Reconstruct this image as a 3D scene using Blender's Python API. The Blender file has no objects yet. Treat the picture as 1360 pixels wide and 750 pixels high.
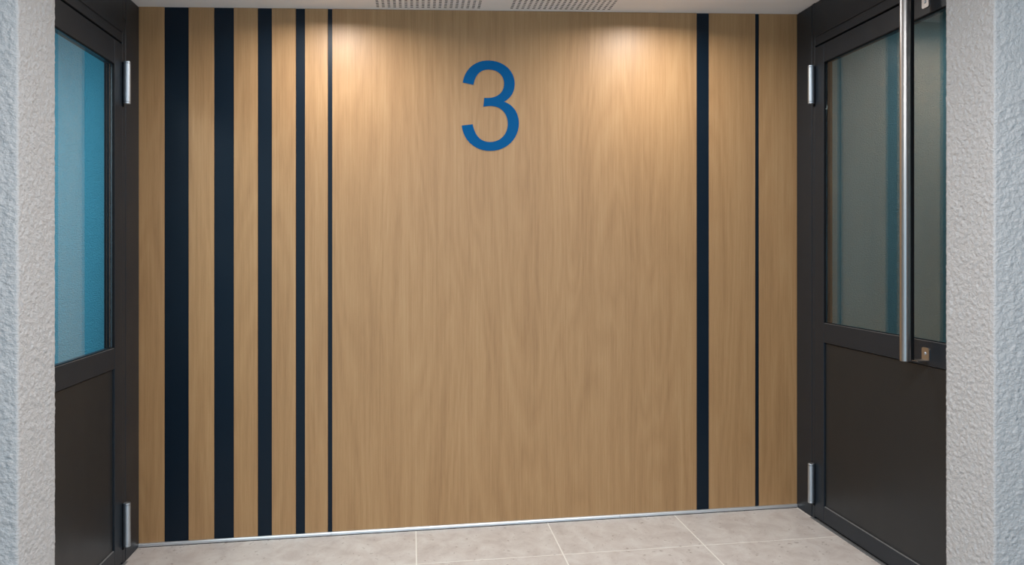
import bpy, bmesh, math
from mathutils import Vector, noise, Matrix

# ------------------------------------------------------------------ camera
F_PX, YAW, HORIZON, CAM_Y, CAM_Z = 1118.3, 0.1182, 334.0, -3.829, 1.2585
scene = bpy.context.scene
col = scene.collection
cam_data = bpy.data.cameras.new('camera')
cam_data.sensor_fit = 'HORIZONTAL'
cam_data.sensor_width = 36.0
cam_data.lens = 36.0 * F_PX / 1360.0
cam_data.shift_y = -(375.0 - HORIZON) / 1360.0
cam_data.clip_start = 0.05
cam = bpy.data.objects.new('camera', cam_data)
col.objects.link(cam)
cam.location = (0, CAM_Y, CAM_Z)
cam.rotation_euler = (math.pi / 2, 0, -YAW)
scene.camera = cam

# ------------------------------------------------------------------ daylight behind the camera (the corridor is open there)
world = bpy.data.worlds.new('daylight')
scene.world = world
world.use_nodes = True
bg = world.node_tree.nodes['Background']
bg.inputs['Color'].default_value = (0.42, 0.73, 0.97, 1)
bg.inputs['Strength'].default_value = 1.35

# ------------------------------------------------------------------ exposure
vs = scene.view_settings
vs.view_transform = 'Standard'
vs.look = 'None'
vs.gamma = 1.0
vs.use_curve_mapping = False
vs.exposure = 0.0

# light strengths
DOWN_W = 8.2
CORRIDOR_W = 55.0
ROOM_LEFT_W = 26.0
ROOM_RIGHT_W = 4.0
LAMP_COLOR = (1.0, 0.965, 0.935)

# ------------------------------------------------------------------ dimensions of the model (metres)
XL, XR = -1.1788, 1.8217      # door planes
S = 0.0223                    # floor and ceiling tilted up to the right to match slanting image lines
H = 2.35                      # clear height
PIER_FAR, PIER_NEAR = -1.40, -1.62
PLX, PRX = -0.966, 1.639      # faces of the two plastered piers
RIM = 4.6                     # how far the corridor runs to each side


def fz(x):
    return S * x


# ------------------------------------------------------------------ materials
def new_mat(name, color=(0.5, 0.5, 0.5), rough=0.5, metal=0.0, spec=0.5):
    m = bpy.data.materials.new(name)
    m.use_nodes = True
    b = m.node_tree.nodes['Principled BSDF']
    b.inputs['Base Color'].default_value = (*color, 1)
    b.inputs['Roughness'].default_value = rough
    b.inputs['Metallic'].default_value = metal
    b.inputs['Specular IOR Level'].default_value = spec
    return m, m.node_tree, b


def nd(nt, kind, **kw):
    n = nt.nodes.new(kind)
    for k, v in kw.items():
        if k in n.inputs:
            n.inputs[k].default_value = v
        else:
            setattr(n, k, v)
    return n


def ramp(nt, stops):
    r = nt.nodes.new('ShaderNodeValToRGB')
    e = r.color_ramp.elements
    while len(e) < len(stops):
        e.new(0.5)
    for i, (p, c) in enumerate(stops):
        e[i].position = p
        e[i].color = (*c, 1)
    return r


def wood_material():
    m, nt, b = new_mat('oak_laminate', rough=0.44, spec=0.5)
    L = nt.links.new
    tc = nd(nt, 'ShaderNodeTexCoord')
    info = nd(nt, 'ShaderNodeObjectInfo')
    off = nd(nt, 'ShaderNodeVectorMath', operation='SCALE')
    off.inputs[0].default_value = (3.0, 0.0, 9.0)
    L(info.outputs['Random'], off.inputs['Scale'])
    add = nd(nt, 'ShaderNodeVectorMath', operation='ADD')
    L(tc.outputs['Object'], add.inputs[0])
    L(off.outputs[0], add.inputs[1])

    def stretched(sx, sz, scale, detail, rough=0.55, dist=0.0):
        mp = nd(nt, 'ShaderNodeMapping')
        mp.inputs['Scale'].default_value = (sx, 1.0, sz)
        L(add.outputs[0], mp.inputs['Vector'])
        n = nd(nt, 'ShaderNodeTexNoise', Scale=scale, Detail=detail, Roughness=rough, Distortion=dist)
        L(mp.outputs[0], n.inputs['Vector'])
        return n
    broad = stretched(1.0, 0.05, 9.0, 3.0)
    band = stretched(1.0, 0.03, 34.0, 4.0, 0.6, 0.15)
    fine = stretched(1.0, 0.012, 190.0, 3.0)
    pore = stretched(1.0, 0.03, 420.0, 2.0)
    # cathedral figure: contour lines of a slow noise
    fig = stretched(1.0, 0.10, 4.5, 2.0, 0.5, 0.4)
    mul = nd(nt, 'ShaderNodeMath', operation='MULTIPLY')
    mul.inputs[1].default_value = 26.0
    L(fig.outputs['Fac'], mul.inputs[0])
    fr = nd(nt, 'ShaderNodeMath', operation='PINGPONG')
    fr.inputs[1].default_value = 1.0
    L(mul.outputs[0], fr.inputs[0])

    def mix(a, bb, f):
        x = nd(nt, 'ShaderNodeMix')
        x.data_type = 'FLOAT'
        x.inputs[0].default_value = f
        L(a, x.inputs[2])
        L(bb, x.inputs[3])
        return x.outputs[0]
    v = mix(broad.outputs['Fac'], band.outputs['Fac'], 0.5)
    v = mix(v, fine.outputs['Fac'], 0.34)
    v = mix(v, pore.outputs['Fac'], 0.22)
    v = mix(v, fr.outputs[0], 0.07)
    r = ramp(nt, [(0.34, (0.345, 0.187, 0.079)), (0.5, (0.445, 0.255, 0.113)), (0.66, (0.52, 0.318, 0.152))])
    L(v, r.inputs[0])
    L(r.outputs[0], b.inputs['Base Color'])
    bp = nd(nt, 'ShaderNodeBump', Strength=0.06, Distance=0.002)
    L(fine.outputs['Fac'], bp.inputs['Height'])
    L(bp.outputs[0], b.inputs['Normal'])
    return m


def plaster_material(name, color, strength=0.55, depth=0.012):
    m, nt, b = new_mat(name, color, 0.6, spec=0.45)
    L = nt.links.new
    tc = nd(nt, 'ShaderNodeTexCoord')
    mp = nd(nt, 'ShaderNodeMapping')
    mp.inputs['Scale'].default_value = (1.0, 1.0, 1.25)
    L(tc.outputs['Object'], mp.inputs['Vector'])
    n1 = nd(nt, 'ShaderNodeTexNoise', Scale=135.0, Detail=4.0, Roughness=0.72, Distortion=0.3)
    n2 = nd(nt, 'ShaderNodeTexVoronoi', Scale=150.0)
    n3 = nd(nt, 'ShaderNodeTexNoise', Scale=260.0, Detail=3.0)
    for n in (n1, n2, n3):
        L(mp.outputs[0], n.inputs['Vector'])
    a = nd(nt, 'ShaderNodeMath', operation='MULTIPLY_ADD')
    a.inputs[1].default_value = -0.35
    L(n2.outputs['Distance'], a.inputs[0])
    L(n1.outputs['Fac'], a.inputs[2])
    c = nd(nt, 'ShaderNodeMath', operation='MULTIPLY_ADD')
    c.inputs[1].default_value = 0.3
    L(n3.outputs['Fac'], c.inputs[0])
    L(a.outputs[0], c.inputs[2])
    bp = nd(nt, 'ShaderNodeBump', Strength=strength, Distance=depth)
    L(c.outputs[0], bp.inputs['Height'])
    L(bp.outputs[0], b.inputs['Normal'])
    return m


def tile_material():
    m, nt, b = new_mat('stone_tile', rough=0.5, spec=0.4)
    L = nt.links.new
    tc = nd(nt, 'ShaderNodeTexCoord')
    info = nd(nt, 'ShaderNodeObjectInfo')
    off = nd(nt, 'ShaderNodeVectorMath', operation='SCALE')
    off.inputs[0].default_value = (31.0, 17.0, 5.0)
    L(info.outputs['Random'], off.inputs['Scale'])
    add = nd(nt, 'ShaderNodeVectorMath', operation='ADD')
    L(tc.outputs['Object'], add.inputs[0])
    L(off.outputs[0], add.inputs[1])
    mp = nd(nt, 'ShaderNodeMapping')
    mp.inputs['Scale'].default_value = (1.0, 0.75, 1.0)
    mp.inputs['Rotation'].default_value = (0, 0, 0.6)
    L(add.outputs[0], mp.inputs['Vector'])
    n1 = nd(nt, 'ShaderNodeTexNoise', Scale=11.0, Detail=8.0, Roughness=0.68, Distortion=0.5)
    L(mp.outputs[0], n1.inputs['Vector'])
    r = ramp(nt, [(0.31, (0.54, 0.48, 0.45)), (0.5, (0.64, 0.59, 0.555)), (0.67, (0.72, 0.685, 0.65))])
    L(n1.outputs['Fac'], r.inputs[0])
    # small dark pits and rusty flecks
    n2 = nd(nt, 'ShaderNodeTexNoise', Scale=48.0, Detail=3.0, Roughness=0.6)
    L(mp.outputs[0], n2.inputs['Vector'])
    r2 = ramp(nt, [(0.645, (0, 0, 0)), (0.70, (1, 1, 1))])
    L(n2.outputs['Fac'], r2.inputs[0])
    mx = nd(nt, 'ShaderNodeMix')
    mx.data_type = 'RGBA'
    sc = nd(nt, 'ShaderNodeMath', operation='MULTIPLY')
    sc.inputs[1].default_value = 0.55
    L(r2.outputs[0], sc.inputs[0])
    L(sc.outputs[0], mx.inputs[0])
    L(r.outputs[0], mx.inputs[6])
    mx.inputs[7].default_value = (0.22, 0.16, 0.13, 1)
    L(mx.outputs[2], b.inputs['Base Color'])
    bp = nd(nt, 'ShaderNodeBump', Strength=0.12, Distance=0.002)
    L(n1.outputs['Fac'], bp.inputs['Height'])
    L(bp.outputs[0], b.inputs['Normal'])
    return m


def speckled(name, color, rough, spec, amount=0.12, scale=900.0):
    """powder coat: a slight orange peel"""
    m, nt, b = new_mat(name, color, rough, spec=spec)
    L = nt.links.new
    tc = nd(nt, 'ShaderNodeTexCoord')
    n = nd(nt, 'ShaderNodeTexNoise', Scale=scale, Detail=2.0)
    L(tc.outputs['Object'], n.inputs['Vector'])
    bp = nd(nt, 'ShaderNodeBump', Strength=amount, Distance=0.001)
    L(n.outputs['Fac'], bp.inputs['Height'])
    L(bp.outputs[0], b.inputs['Normal'])
    n2 = nd(nt, 'ShaderNodeTexNoise', Scale=3.0, Detail=4.0)
    L(tc.outputs['Object'], n2.inputs['Vector'])
    r = ramp(nt, [(0.3, (rough - 0.05,) * 3), (0.7, (rough + 0.06,) * 3)])
    L(n2.outputs['Fac'], r.inputs[0])
    L(r.outputs[0], b.inputs['Roughness'])
    return m


def brushed(name, color, rough):
    m, nt, b = new_mat(name, color, rough, metal=1.0)
    L = nt.links.new
    tc = nd(nt, 'ShaderNodeTexCoord')
    mp = nd(nt, 'ShaderNodeMapping')
    mp.inputs['Scale'].default_value = (1.0, 1.0, 0.02)
    L(tc.outputs['Object'], mp.inputs['Vector'])
    n = nd(nt, 'ShaderNodeTexNoise', Scale=900.0, Detail=2.0)
    L(mp.outputs[0], n.inputs['Vector'])
    bp = nd(nt, 'ShaderNodeBump', Strength=0.08, Distance=0.001)
    L(n.outputs['Fac'], bp.inputs['Height'])
    L(bp.outputs[0], b.inputs['Normal'])
    return m


def glass_material(name='door_glass', f0=0.085):
    m = bpy.data.materials.new(name)
    m.use_nodes = True
    nt = m.node_tree
    L = nt.links.new
    nt.nodes.clear()
    out = nd(nt, 'ShaderNodeOutputMaterial')
    lw = nd(nt, 'ShaderNodeLayerWeight', Blend=0.5)      # 1 - |cos|, the same from both faces
    p = nd(nt, 'ShaderNodeMath', operation='POWER')
    p.inputs[1].default_value = 5.0
    L(lw.outputs['Facing'], p.inputs[0])
    s = nd(nt, 'ShaderNodeMath', operation='MULTIPLY_ADD')
    s.inputs[1].default_value = 1.0 - f0
    s.inputs[2].default_value = f0
    L(p.outputs[0], s.inputs[0])
    tr = nd(nt, 'ShaderNodeBsdfTransparent', Color=(0.90, 0.965, 0.975, 1))
    gl = nd(nt, 'ShaderNodeBsdfGlossy', Color=(1, 1, 1, 1), Roughness=0.01)
    mx = nd(nt, 'ShaderNodeMixShader')
    L(s.outputs[0], mx.inputs[0])
    L(tr.outputs[0], mx.inputs[1])
    L(gl.outputs[0], mx.inputs[2])
    L(mx.outputs[0], out.inputs['Surface'])
    return m


def lamp_material(strength):
    m, nt, b = new_mat('lamp_diffuser', (0.9, 0.9, 0.9), 0.5)
    b.inputs['Emission Color'].default_value = (*LAMP_COLOR, 1)
    b.inputs['Emission Strength'].default_value = strength
    return m


WOOD = wood_material()
NAVY = speckled('navy_laminate', (0.0022, 0.0100, 0.021), 0.40, 0.26, 0.05)
ANTHRACITE = speckled('anthracite_coat', (0.015, 0.022, 0.031), 0.42, 0.36, 0.05)
ANTHRACITE_SHEET = speckled('anthracite_sheet', (0.017, 0.0205, 0.024), 0.36, 0.4, 0.06)
PLASTER = plaster_material('white_roughcast', (0.54, 0.54, 0.545))
BLUE_PLASTER = plaster_material('blue_roughcast', (0.075, 0.41, 0.58), 0.9, 0.009)
GREEN_PLASTER = plaster_material('grey_blue_roughcast', (0.20, 0.37, 0.41), 1.0, 0.009)
CEILING = speckled('ceiling_paint', (0.88, 0.88, 0.89), 0.8, 0.2, 0.1, 250.0)
FLEECE_HOLE_DARK = new_mat('acoustic_fleece', (0.10, 0.10, 0.102), 0.95)[0]
TILE = tile_material()
GROUT = speckled('pale_grout', (0.88, 0.85, 0.79), 0.85, 0.2, 0.2, 400.0)
ALU = brushed('aluminium', (0.82, 0.86, 0.90), 0.42)
GREY_STRIP = new_mat('grey_strip', (0.20, 0.205, 0.21), 0.4)[0]  # for the threshold, and for highlight lines painted along the rail ledges
HINGE_METAL = brushed('hinge_aluminium', (0.58, 0.65, 0.72), 0.45)
STEEL = brushed('brushed_steel', (0.56, 0.54, 0.53), 0.33)
BLACK = new_mat('black_rubber', (0.006, 0.007, 0.009), 0.75, spec=0.12)[0]
BLUE = speckled('blue_vinyl', (0.0, 0.098, 0.285), 0.5, 0.10, 0.04)
GLASS = glass_material()
SUBSTRATE = new_mat('substrate', (0.3, 0.3, 0.3), 0.9)[0]
LAMP = lamp_material(6.0)
WHITE_METAL = new_mat('white_metal', (0.75, 0.75, 0.75), 0.4)[0]


# ------------------------------------------------------------------ builders
def finish(name, bm, mat, parent=None, smooth=False):
    bmesh.ops.recalc_face_normals(bm, faces=bm.faces[:])
    me = bpy.data.meshes.new(name)
    bm.to_mesh(me)
    bm.free()
    me.materials.append(mat)
    if smooth:
        for p in me.polygons:
            p.use_smooth = True
        me.set_sharp_from_angle(angle=math.radians(35))
    o = bpy.data.objects.new(name, me)
    col.objects.link(o)
    if parent is not None:
        o.parent = parent
    return o


def tag(o, label=None, cat=None, group=None, kind=None):
    for k, v in (('label', label), ('category', cat), ('group', group), ('kind', kind)):
        if v:
            o[k] = v
    return o


def empty(name, loc):
    o = bpy.data.objects.new(name, None)
    o.empty_display_size = 0.1
    col.objects.link(o)
    o.location = loc
    return o


def box(bm, x0, x1, y0, y1, z0, z1, bevel=0.0, sheared=False):
    """ramped: bottom and top follow the added slope of floor and ceiling"""
    sl = S if sheared else 0.0
    v = [bm.verts.new((x, y, z + sl * x)) for x in (x0, x1) for y in (y0, y1) for z in (z0, z1)]
    fs = [bm.faces.new([v[i] for i in q]) for q in
          ((0, 1, 3, 2), (4, 6, 7, 5), (0, 4, 5, 1), (2, 3, 7, 6), (0, 2, 6, 4), (1, 5, 7, 3))]
    if bevel:
        bmesh.ops.recalc_face_normals(bm, faces=fs)
        es = list({e for f in fs for e in f.edges})
        bmesh.ops.bevel(bm, geom=es, offset=bevel, segments=1, affect='EDGES', clamp_overlap=True)


def box_obj(name, mat, parent, x0, x1, y0, y1, z0, z1, bevel=0.0, sheared=False):
    bm = bmesh.new()
    box(bm, x0, x1, y0, y1, z0, z1, bevel, sheared)
    return finish(name, bm, mat, parent)


def lathe(bm, prof, cx, cy, n=28, axis='Z'):
    """prof: (radius, height) pairs; closed with caps"""
    rings = []
    for r, h in prof:
        ring = []
        for k in range(n):
            t = 2 * math.pi * k / n
            a, b = r * math.cos(t), r * math.sin(t)
            ring.append(bm.verts.new((cx + a, cy + b, h) if axis == 'Z' else (h, cx + a, cy + b)))
        rings.append(ring)
    for a, b in zip(rings, rings[1:]):
        for k in range(n):
            bm.faces.new((a[k], a[(k + 1) % n], b[(k + 1) % n], b[k]))
    bm.faces.new(rings[0])
    bm.faces.new(list(reversed(rings[-1])))


# ------------------------------------------------------------------ floor
floor = box_obj('floor', GROUT, None, -RIM, RIM, -7.0, 0.12, -0.12, -0.0006, sheared=True)
tag(floor, 'pale beige stone tile floor with light grout joints', kind='structure')
T = 0.6
JOINT = 0.0052


def tile_mesh(y0, y1, width=T):
    bm = bmesh.new()
    box(bm, JOINT / 2, width - JOINT / 2, y0, y1, -0.010, 0.0, 0.0005, sheared=True)
    bmesh.ops.recalc_face_normals(bm, faces=bm.faces[:])
    me = bpy.data.meshes.new('tile')
    bm.to_mesh(me)
    bm.free()
    me.materials.append(TILE)
    return me


edge_tile = tile_mesh(-0.415 + JOINT / 2, -0.004)
long_tile = tile_mesh(-0.415 + JOINT / 2, -0.004, 2 * T)
full_tile = tile_mesh(-T + JOINT / 2, -JOINT / 2)
for k in range(-7, 7):
    x = 0.018 + T * k
    for j in range(-1, 8):
        if j < 0 and k == -1:
            continue                  # the long tile of the first row reaches over here
        t = bpy.data.objects.new('tile', (long_tile if k == -2 else edge_tile) if j < 0 else full_tile)
        col.objects.link(t)
        t.parent = floor
        t.location = (x, 0 if j < 0 else -0.415 - T * j, fz(x))

# ------------------------------------------------------------------ ceiling with two perforated panels
PANELS = (0.0735, 0.6735)          # panel centres
P_Y0, P_Y1 = -0.535, -0.002        # the last row is cut at the wall
PW = 0.6
bm = bmesh.new()
px0, px1 = PANELS[0] - 0.3, PANELS[1] + 0.3
TH = 0.0125
box(bm, -RIM, px0, -7.0, 0.10, H, H + TH, sheared=True)
box(bm, px1, RIM, -7.0, 0.10, H, H + TH, sheared=True)
box(bm, px0, px1, -7.0, P_Y0 - 0.001, H, H + TH, sheared=True)
box(bm, px0, px1, -0.001, 0.10, H, H + TH, sheared=True)
box(bm, -RIM, RIM, -7.0, 0.10, H + 0.06, H + 0.2, sheared=True)
ceiling = finish('ceiling', bm, CEILING)
tag(ceiling, 'smooth off white plaster ceiling', kind='structure')
PITCH, HOLE = 0.025, 0.0118
for cx in PANELS:
    bm = bmesh.new()
    xs = [cx - PW / 2]
    for k in range(19):
        c = cx + (k - 9) * PITCH
        xs += [c - HOLE / 2, c + HOLE / 2]
    xs.append(cx + PW / 2)
    ys = [P_Y1]
    rows = 19
    for k in range(rows):
        c = -0.042 - k * PITCH
        ys += [c + HOLE / 2, c - HOLE / 2]
    ys.append(P_Y0)
    lo, hi = {}, {}

    def vert(tab, i, j, z):
        if (i, j) not in tab:
            tab[i, j] = bm.verts.new((xs[i], ys[j], z + S * xs[i]))
        return tab[i, j]
    for i in range(len(xs) - 1):
        for j in range(len(ys) - 1):
            q = [(i, j), (i + 1, j), (i + 1, j + 1), (i, j + 1)]
            if i % 2 == 1 and j % 2 == 1:      # a square hole: only its four walls
                for (a, b) in zip(q, q[1:] + q[:1]):
                    f = bm.faces.new((vert(lo, *a, H), vert(lo, *b, H), vert(hi, *b, H + TH), vert(hi, *a, H + TH)))
                    f.material_index = 1  # hole walls coloured dark to deepen the shade inside the holes
            else:
                bm.faces.new([vert(lo, *p, H) for p in q])
    panel = finish('ceiling_panel', bm, CEILING, ceiling)
    panel.data.materials.append(FLEECE_HOLE_DARK)
    panel['label'] = 'white acoustic ceiling panel with rows of square holes'
    fl = box_obj('acoustic_fleece', FLEECE_HOLE_DARK, panel, cx - PW / 2, cx + PW / 2, P_Y0, P_Y1, H + TH + 0.0005, H + TH + 0.003, sheared=True)
    fl['label'] = 'dark fleece behind the holes'

# ------------------------------------------------------------------ the clad back wall
wall_back = box_obj('wall_back', SUBSTRATE, None, XL - 0.04, XR + 0.04, 0.010, 0.14, -0.05, H + 0.05, sheared=True)
tag(wall_back, 'back wall clad in oak panels and dark navy stripes', kind='structure')
EDGES = [-1.1830, -1.0729, -0.9716, -0.8632, -0.7798, -0.6766, -0.6166, -0.5124, -0.4731, -0.3728, -0.3540,
         1.3290, 1.3886, 1.6164, 1.6344, 1.8258]
SKIRT = 0.0178
for i in range(len(EDGES) - 1):
    a, b = EDGES[i], EDGES[i + 1]
    if i % 2 == 0:
        o = box_obj('oak_panel', WOOD, wall_back, a + 0.0004, b - 0.0004, -0.0015, 0.0098, SKIRT - 0.006, H - 0.0005, 0.0007, True)
    else:
        o = box_obj('navy_stripe', NAVY, wall_back, a + 0.0002, b - 0.0002, 0.0022, 0.0098, SKIRT - 0.006, H - 0.0005, 0.0, True)
        o['label'] = 'dark navy stripe let in flush between oak panels'

# aluminium strip along the foot of the wall, in three lengths
baseboard = empty('baseboard_back', (0, 0, 0))
tag(baseboard, 'thin aluminium skirting strip along the foot of the oak wall', kind='structure')
for a, b in ((-1.1785, -0.3585), (-0.3575, 0.9585), (0.9595, 1.8210)):
    bm = bmesh.new()
    # rounded quarter profile
    prof = [(-0.0020, 0.0030), (-0.0105, 0.0030), (-0.0125, 0.0060), (-0.0120, 0.0120), (-0.0085, 0.0168), (-0.0020, 0.0180)]
    ends = []
    for x in (a, b):
        ends.append([bm.verts.new((x, y, z + S * x)) for y, z in prof])
    n = len(prof)
    for k in range(n):
        bm.faces.new((ends[0][k], ends[0][(k + 1) % n], ends[1][(k + 1) % n], ends[1][k]))
    bm.faces.new(ends[0])
    bm.faces.new(list(reversed(ends[1])))
    finish('aluminium_strip', bm, ALU, baseboard)
box_obj('skirting_shadow', BLACK, baseboard, -1.178, 1.820, -0.010, -0.002, 0.0003, 0.0034, sheared=True)  # black strip painted in as the shadow line under the skirting

# ------------------------------------------------------------------ the blue numeral
NX, NZ, KX, KZ = 0.3501, 1.925, 0.000739, 0.000734
start = (116, 237)
segs = [((128, 150), (195, 96), (278, 96)), ((372, 96), (438, 158), (438, 237)), ((438, 287), (416, 326), (372, 350)),
        ((430, 368), (464, 420), (464, 482)), ((464, 580), (388, 657), (282, 657)), ((188, 657), (118, 592), (110, 503)),
        (177, 494), ((192, 565), (225, 602), (283, 602)), ((348, 602), (395, 552), (395, 487)),
        ((395, 420), (350, 378), (290, 378)), ((274, 378), (260, 380), (243, 384)), (249, 328),
        ((253, 329), (260, 329), (264, 329)), ((325, 329), (372, 297), (372, 238)), ((372, 188), (335, 152), (278, 152)),
        ((225, 152), (192, 188), (182, 249))]
pts = [Vector(start)]
for s in segs:
    p0 = pts[-1]
    if isinstance(s[0], tuple):
        p1, p2, p3 = (Vector(q) for q in s)
        for k in range(1, 13):
            t = k / 12
            pts.append(p0 * (1 - t) ** 3 + p1 * 3 * t * (1 - t) ** 2 + p2 * 3 * t * t * (1 - t) + p3 * t ** 3)
    else:
        pts.append(Vector(s))
bm = bmesh.new()
out = [(KX * (p.x - 280), -KZ * (p.y - 375)) for p in pts]
clean = [out[0]]
for q in out[1:]:
    if (Vector(q) - Vector(clean[-1])).length > 1e-4:
        clean.append(q)
face = bm.faces.new([bm.verts.new((x, 0, z)) for x, z in clean])
r = bmesh.ops.extrude_face_region(bm, geom=[face])
bmesh.ops.translate(bm, vec=(0, -0.0022, 0), verts=[v for v in r['geom'] if isinstance(v, bmesh.types.BMVert)])
bmesh.ops.triangulate(bm, faces=[f for f in bm.faces if len(f.verts) > 4])
numeral = finish('wall_number_sign', bm, BLUE)
numeral.location = (NX, -0.0016, NZ)
tag(numeral, 'large blue numeral 3 fixed high on the wide oak panel', 'sign')


# ------------------------------------------------------------------ doors
def make_door(name, label, sgn, x0, jamb_w, leaf_y, glass_y, glass_top, top, mid, low):
    """local: d runs away from the lobby through the door plane, y along it, z up from the floor"""
    root = empty(name, (x0, 0, fz(x0)))
    tag(root, label, kind='structure')
    END = PIER_FAR + 0.004
    LEAF_END = -1.29

    def part(pname, mat, d0, d1, y0, y1, z0, z1, bevel=0.0018, parent=root):
        a, b = sorted((sgn * d0, sgn * d1))
        return box_obj(pname, mat, parent, a, b, min(y0, y1), max(y0, y1), z0, z1, bevel)
    HEAD0, HEAD1 = top + 0.009, top + 0.047
    ztop = H - 0.002
    # the fixed frame
    part('jamb', ANTHRACITE, 0, 0.05, -0.0025, -jamb_w, 0.001, ztop)
    part('jamb_profile', ANTHRACITE, 0.0012, 0.05, -jamb_w - 0.0018, -leaf_y + 0.0012, 0.001, HEAD1 + 0.16 if sgn > 0 else HEAD1 + 0.06)
    part('jamb', ANTHRACITE, 0, 0.05, LEAF_END - 0.003, END, 0.001, ztop)
    head = part('head_profile', ANTHRACITE, 0.0012, 0.05, -leaf_y, LEAF_END, HEAD0, HEAD1)
    part('transom_panel', ANTHRACITE, 0, 0.05, -leaf_y, LEAF_END - 0.001, HEAD1 + 0.0018, ztop)
    part('transom_panel', ANTHRACITE, 0, 0.05, -jamb_w - 0.0018, -leaf_y + 0.001, (HEAD1 + 0.16 if sgn > 0 else HEAD1 + 0.06) + 0.001, ztop)
    part('gap_backing', BLACK, 0.038, 0.052, -leaf_y - 0.001, LEAF_END, top - 0.02, HEAD0 + 0.01, 0)  # black backing added behind the gaps to block light leaks
    part('gap_backing', BLACK, 0.038, 0.052, -jamb_w + 0.01, -leaf_y - 0.02, 0.002, top - 0.021, 0)
    # the leaf
    Y0, Y1 = -leaf_y - 0.0012, LEAF_END
    G0, G1 = -glass_y, LEAF_END + (glass_y - leaf_y)
    TK = 0.040
    part('stile', ANTHRACITE, 0.0, TK, Y0, G0, 0.012, top)
    part('stile', ANTHRACITE, 0.0, TK, G1, Y1, 0.012, top)
    part('top_rail', ANTHRACITE, 0.0, TK, G0 - 0.0003, G1 + 0.0003, glass_top, top)
    part('middle_rail', ANTHRACITE, 0.0, TK, G0 - 0.0003, G1 + 0.0003, mid[0], mid[1])
    part('bottom_rail', ANTHRACITE, 0.0, TK, G0 - 0.0003, G1 + 0.0003, 0.012, low)
    part('bottom_seal', BLACK, 0.012, 0.03, Y0 - 0.002, Y1 + 0.002, 0.0015, 0.0115, 0)
    # glazing: black gasket all round, then the pane
    bm = bmesh.new()
    g = 0.0035
    for (y0, y1, z0, z1) in ((G0, G0 - g, mid[1], glass_top), (G1 + g, G1, mid[1], glass_top),
                             (G0 - g, G1 + g, mid[1] + 0.0018, mid[1] + 0.0042), (G0 - g, G1 + g, glass_top - g, glass_top)):
        a, b = sorted((sgn * 0.0012, sgn * 0.0088))
        box(bm, a, b, min(y0, y1) + 0.0001, max(y0, y1) - 0.0001, z0 + 0.0001, z1 - 0.0001)
    for (y0, y1) in ((G0 - 0.0015, G0 - 0.0001), (G1 + 0.0001, G1 + 0.0015)):  # black lining added to keep the lamp-lit rebate dark behind the pane
        a, b = sorted((sgn * 0.0155, sgn * 0.0398))
        box(bm, a, b, y0, y1, mid[1] + 0.0002, glass_top - 0.0002)
    finish('gasket', bm, BLACK, root)
    part('threshold', GREY_STRIP, -0.010, 0.03, -jamb_w - 0.002, LEAF_END - 0.002, 0.0004, 0.0014, 0)
    pane = part('glass_pane', GLASS, 0.009, 0.015, G0 - 0.0005, G1 + 0.0005, mid[1] + 0.0005, glass_top - 0.0005, 0)
    pane['label'] = 'clear reflecting glass pane'
    part('ledge_highlight', GREY_STRIP, 0.0010, 0.0088, G0 - 0.004, G1 + 0.004, mid[1] + 0.0002, mid[1] + 0.0016, 0)  # light grey strips painted in as the highlight on the rail ledges
    part('ledge_highlight', GREY_STRIP, 0.0010, 0.0074, G0 - 0.004, G1 + 0.004, low + 0.0002, low + 0.0024, 0)
    # lower sheet, set back a little, with a groove all round
    part('kick_panel', ANTHRACITE_SHEET, 0.0075, 0.03, G0 - 0.004, G1 + 0.004, low + 0.003, mid[0] - 0.004, 0)
    part('panel_groove', BLACK, 0.016, 0.032, G0 - 0.0004, G1 + 0.0004, low + 0.0003, mid[0] - 0.0003, 0)
    # hinges on the line between frame and leaf
    for z0, z1 in ((0.075, 0.254), (1.891, 2.065)):
        bm = bmesh.new()
        cx, cy, rr = -sgn * 0.0165, -leaf_y + 0.0005, 0.0142
        lathe(bm, [(rr, z0 + 0.0085), (rr, z1 - 0.0085)], cx, cy)
        hinge = finish('hinge', bm, HINGE_METAL, root, True)
        hinge['label'] = 'silver barrel hinge'
        for e0, e1 in ((z0, z0 + 0.0075), (z1 - 0.0075, z1)):
            bm = bmesh.new()
            lathe(bm, [(rr - 0.001, e0), (rr, e0 + 0.001), (rr, e1 - 0.001), (rr - 0.001, e1)], cx, cy)
            finish('hinge_cap', bm, HINGE_METAL, hinge, True)
        bm = bmesh.new()
        lathe(bm, [(rr - 0.002, z0 + 0.0074), (rr - 0.002, z0 + 0.0086)], cx, cy)
        lathe(bm, [(rr - 0.002, z1 - 0.0086), (rr - 0.002, z1 - 0.0074)], cx, cy)
        a, b = sorted((-sgn * 0.004, sgn * 0.001))
        box(bm, a, b, cy - 0.006, cy + 0.006, z0 - 0.012, z1 - 0.004)
        finish('hinge_pin', bm, BLACK, hinge)
    return root


door_left = make_door('door_1', 'anthracite glazed door on the left with blue plaster behind its glass', -1, XL,
                      0.172, 0.2095, 0.3030, 2.036, 2.134, (0.816, 0.899), 0.0885)
door_right = make_door('door_2', 'anthracite glazed door on the right with a tall steel pull bar', 1, XR,
                       0.153, 0.1815, 0.2670, 2.063, 2.145, (0.812, 0.899), 0.0810)

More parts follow.
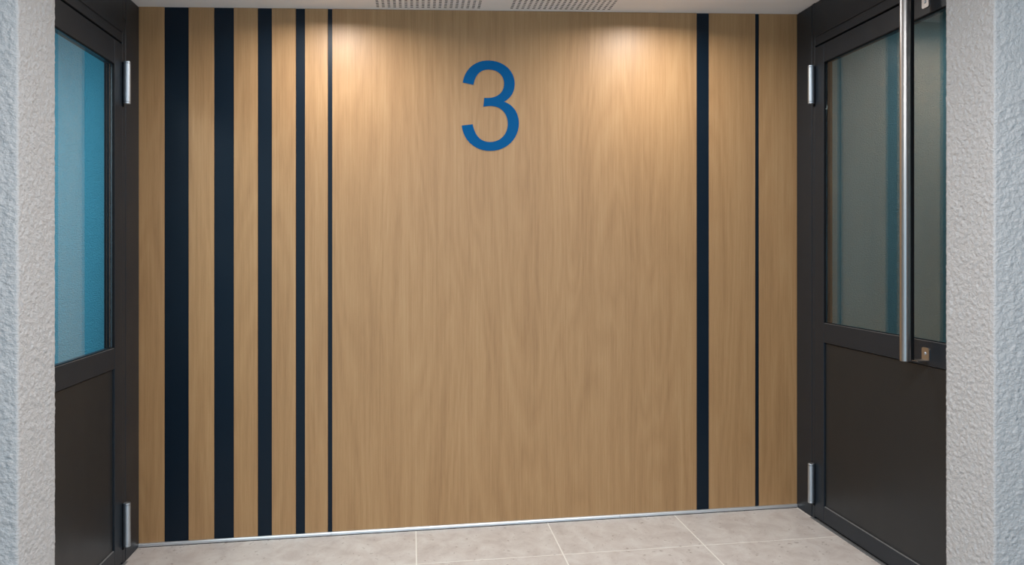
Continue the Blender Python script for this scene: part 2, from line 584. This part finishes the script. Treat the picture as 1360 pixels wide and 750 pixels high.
# pull bar of the right door
BX, BY, BR = -0.0745, -1.012, 0.0185
Z0, Z1 = 0.828, 2.135
bm = bmesh.new()
lathe(bm, [(BR - 0.0008, Z0), (BR, Z0 + 0.0008), (BR, Z1 - 0.0008), (BR - 0.0008, Z1)], BX, BY, 40)
bar = finish('pull_bar', bm, STEEL, door_right, True)
bar['label'] = 'tall round brushed steel pull bar'
strip = box_obj('grip_strip', BLACK, bar, BX + 0.012, BX + 0.0285, BY - 0.010, BY + 0.010, Z0 + 0.004, Z1 - 0.004, 0.001)
strip['label'] = 'black strip along the back of the bar'
for up, zc in ((1, Z0 + 0.001), (-1, Z1 - 0.001)):
    bm = bmesh.new()
    yc = BY - 0.009
    a, b = sorted((zc, zc + up * 0.0035))
    box(bm, BX + 0.0286, -0.0004, yc - 0.021, yc + 0.021, a, b, 0.0006)
    # plate with rounded corners against the leaf
    prof = []
    h, w, rd = 0.047, 0.021, 0.008
    for k in range(7):
        t = math.pi / 2 * k / 6
        prof.append((w - rd + rd * math.cos(t), h - rd + rd * math.sin(t)))
    for k in range(7):
        t = math.pi / 2 + math.pi / 2 * k / 6
        prof.append((-w + rd + rd * math.cos(t), h - rd + rd * math.sin(t)))
    prof += [(-w, 0.001), (w, 0.001)]
    f0 = [bm.verts.new((-0.0004, yc + p, zc + up * q)) for p, q in prof]
    f1 = [bm.verts.new((-0.0044, yc + p, zc + up * q)) for p, q in prof]
    bm.faces.new(f0)
    bm.faces.new(list(reversed(f1)))
    for k in range(len(prof)):
        j = (k + 1) % len(prof)
        bm.faces.new((f0[k], f0[j], f1[j], f1[k]))
    br = finish('bracket', bm, STEEL, bar)
    br['label'] = 'bent steel bracket with one screw'
    bm = bmesh.new()
    lathe(bm, [(0.0058, -0.0046), (0.0058, -0.0058), (0.0035, -0.0078), (0.0012, -0.0080)], yc, zc + up * 0.026, 16, 'X')
    # (a lathe about X puts its height on x)
    finish('screw', bm, HINGE_METAL, bar, True)


# ------------------------------------------------------------------ plastered piers in front of the doors
def plaster_pier(name, label, path, seed):
    """path: fine XY polyline with outward normals; real relief from noise"""
    root = None
    dz = 0.0036
    nz = int((H + 0.02) / dz)
    verts, faces = [], []
    nn = len(path)
    for (x, y, nx, ny, amp) in path:
        d_edge = min(math.hypot(x - e, y - f) for e in (PLX, PRX) for f in (PIER_FAR, PIER_NEAR))
        amp *= min(1.0, 0.3 + d_edge / 0.02)
        for k in range(nz + 1):
            z = -0.01 + (H + 0.015) * k / nz
            p = Vector((x + seed, y, z * 1.2))
            h = 0.0
            if amp > 0:
                a = noise.noise(p * 72.0)
                b = noise.noise(p * 140.0 + Vector((7, 3, 1)))
                c = noise.noise(p * 19.0 + Vector((1, 9, 4)))
                h = amp * (0.0034 * max(-0.22, a) + 0.0030 * b * (0.7 + 0.9 * max(0, c)) + 0.0008 * c)
            verts.append((x + nx * h, y + ny * h, z + S * x))
    for i in range(nn - 1):
        for k in range(nz):
            a = i * (nz + 1) + k
            faces.append((a, a + 1, a + nz + 2, a + nz + 1))
    me = bpy.data.meshes.new(name)
    me.from_pydata(verts, [], faces)
    me.materials.append(PLASTER)
    bm = bmesh.new()
    bm.from_mesh(me)
    bmesh.ops.recalc_face_normals(bm, faces=bm.faces[:])
    bm.normal_update()
    # make sure the reveal faces the lobby
    bm.to_mesh(me)
    bm.free()
    for p in me.polygons:
        p.use_smooth = True
    o = bpy.data.objects.new(name, me)
    col.objects.link(o)
    tag(o, label, kind='structure')
    return o


def pier_path(xf, sg):
    """from the lobby-side face round the reveal to the corridor face; sg = side of the pier body"""
    st = 0.0036
    pts = []
    rc = 0.006
    x = xf + sg * 0.15
    while (x - xf) * sg > rc:
        pts.append((x, PIER_FAR, 0, 1, 1))
        x -= sg * st * 2
    for k in range(4):
        t = math.pi / 2 * k / 3
        pts.append((xf + sg * rc - sg * rc * math.sin(t), PIER_FAR - rc + rc * math.cos(t), -sg * math.sin(t), math.cos(t), 0.8))
    y = PIER_FAR - rc - st
    while y > PIER_NEAR + rc:
        pts.append((xf, y, -sg, 0, 1))
        y -= st
    for k in range(4):
        t = math.pi / 2 * k / 3
        pts.append((xf + sg * rc - sg * rc * math.cos(t), PIER_NEAR + rc - rc * math.sin(t), -sg * math.cos(t), -math.sin(t), 0.8))
    x = xf + sg * (rc + st)
    while (x - xf) * sg < 0.26:
        pts.append((x, PIER_NEAR, 0, -1, 1))
        x += sg * st
    while (x - xf) * sg < 3.6:
        pts.append((x, PIER_NEAR, 0, -1, 0))
        x += sg * 0.25
    return pts


plaster_pier('wall_front_left', 'white roughcast pier in front of the left door', pier_path(PLX, -1), 0.0)
plaster_pier('wall_front_right', 'white roughcast pier in front of the right door', pier_path(PRX, 1), 20.0)


# ------------------------------------------------------------------ the rooms behind the two doors and the corridor sides
def side_room(tagname, side, x0, x1, back_y, mat, words):
    a, b = sorted((x0, x1))
    w = box_obj('wall_%s_room' % tagname, mat, None, a, b, back_y, back_y + 0.08, -0.03, H + 0.04, sheared=True)
    tag(w, words, kind='structure')
    xs = sorted((x1, x1 + side * 0.1))
    w = box_obj('wall_%s_end' % tagname, mat, None, xs[0], xs[1], PIER_FAR - 0.21, back_y + 0.08, -0.03, H + 0.04, sheared=True)
    tag(w, 'end wall of the room behind the %s door' % tagname, kind='structure')


side_room('left', -1, XL - 0.051, -2.9, -0.11, BLUE_PLASTER, 'blue roughcast wall seen through the left door glass')
side_room('right', 1, XR + 0.051, 3.6, -0.11, GREEN_PLASTER, 'grey blue roughcast wall seen through the right door glass')
for sg, nm in ((-1, 'left'), (1, 'right')):
    xs = sorted((sg * 4.2, sg * 4.3))
    w = box_obj('wall_corridor_%s' % nm, PLASTER, None, xs[0], xs[1], -7.0, PIER_NEAR + 0.1, -0.03, H + 0.04, sheared=True)
    tag(w, 'plain white corridor wall', kind='structure')


# ------------------------------------------------------------------ lamps of the place
def downlight(x, y, label):
    zc = H + fz(x)
    root = empty('downlight', (x, y, zc))
    tag(root, label, 'ceiling light', 'recessed downlights before the oak wall')
    bm = bmesh.new()
    n = 32
    rings = []
    for r, z in ((0.050, -0.0005), (0.050, -0.004), (0.042, -0.005), (0.040, -0.001)):
        rings.append([bm.verts.new((r * math.cos(2 * math.pi * k / n), r * math.sin(2 * math.pi * k / n), z)) for k in range(n)])
    for a, b in zip(rings, rings[1:]):
        for k in range(n):
            bm.faces.new((a[k], a[(k + 1) % n], b[(k + 1) % n], b[k]))
    finish('trim_ring', bm, WHITE_METAL, root, True)
    bm = bmesh.new()
    lathe(bm, [(0.039, -0.0012), (0.039, -0.0006)], 0, 0, 32)
    finish('lens', bm, LAMP, root)
    ld = bpy.data.lights.new('downlight_lamp', 'AREA')
    ld.shape = 'DISK'
    ld.size = 0.08
    ld.energy = DOWN_W
    ld.color = LAMP_COLOR
    ld.spread = math.radians(164)
    lo = bpy.data.objects.new('downlight_lamp', ld)
    col.objects.link(lo)
    lo.parent = root
    lo.location = (0, 0, -0.006)


downlight(-0.33, -0.39, 'round recessed downlight in the ceiling above the narrow oak strips')
downlight(1.07, -0.39, 'round recessed downlight in the ceiling right of the perforated panels')


def room_lamp(name, label, x, y, sx, sy, power, color):
    zc = H + fz(x)
    root = empty(name, (x, y, zc))
    tag(root, label, 'ceiling light')
    box_obj('housing', WHITE_METAL, root, -sx / 2, sx / 2, -sy / 2, sy / 2, -0.045, -0.004 - S * sx / 2, 0.003)
    ld = bpy.data.lights.new(name + '_light', 'AREA')
    ld.shape = 'RECTANGLE'
    ld.size, ld.size_y = sx * 0.94, sy * 0.9
    ld.energy = power
    ld.color = color
    lo = bpy.data.objects.new(name + '_light', ld)
    col.objects.link(lo)
    lo.parent = root
    lo.location = (0, 0, -0.048)


room_lamp('corridor_light', 'long white ceiling light over the corridor', 0.35, -2.55, 1.6, 0.2, CORRIDOR_W, (1.0, 0.97, 0.95))
room_lamp('stairwell_light', 'white ceiling light in the blue room behind the left door', -1.80, -1.08, 0.5, 0.3, ROOM_LEFT_W, (0.95, 0.98, 1.0))
room_lamp('side_room_light', 'white ceiling light in the dim room behind the right door', 2.6, -0.60, 0.4, 0.3, ROOM_RIGHT_W, (0.95, 0.98, 1.0))
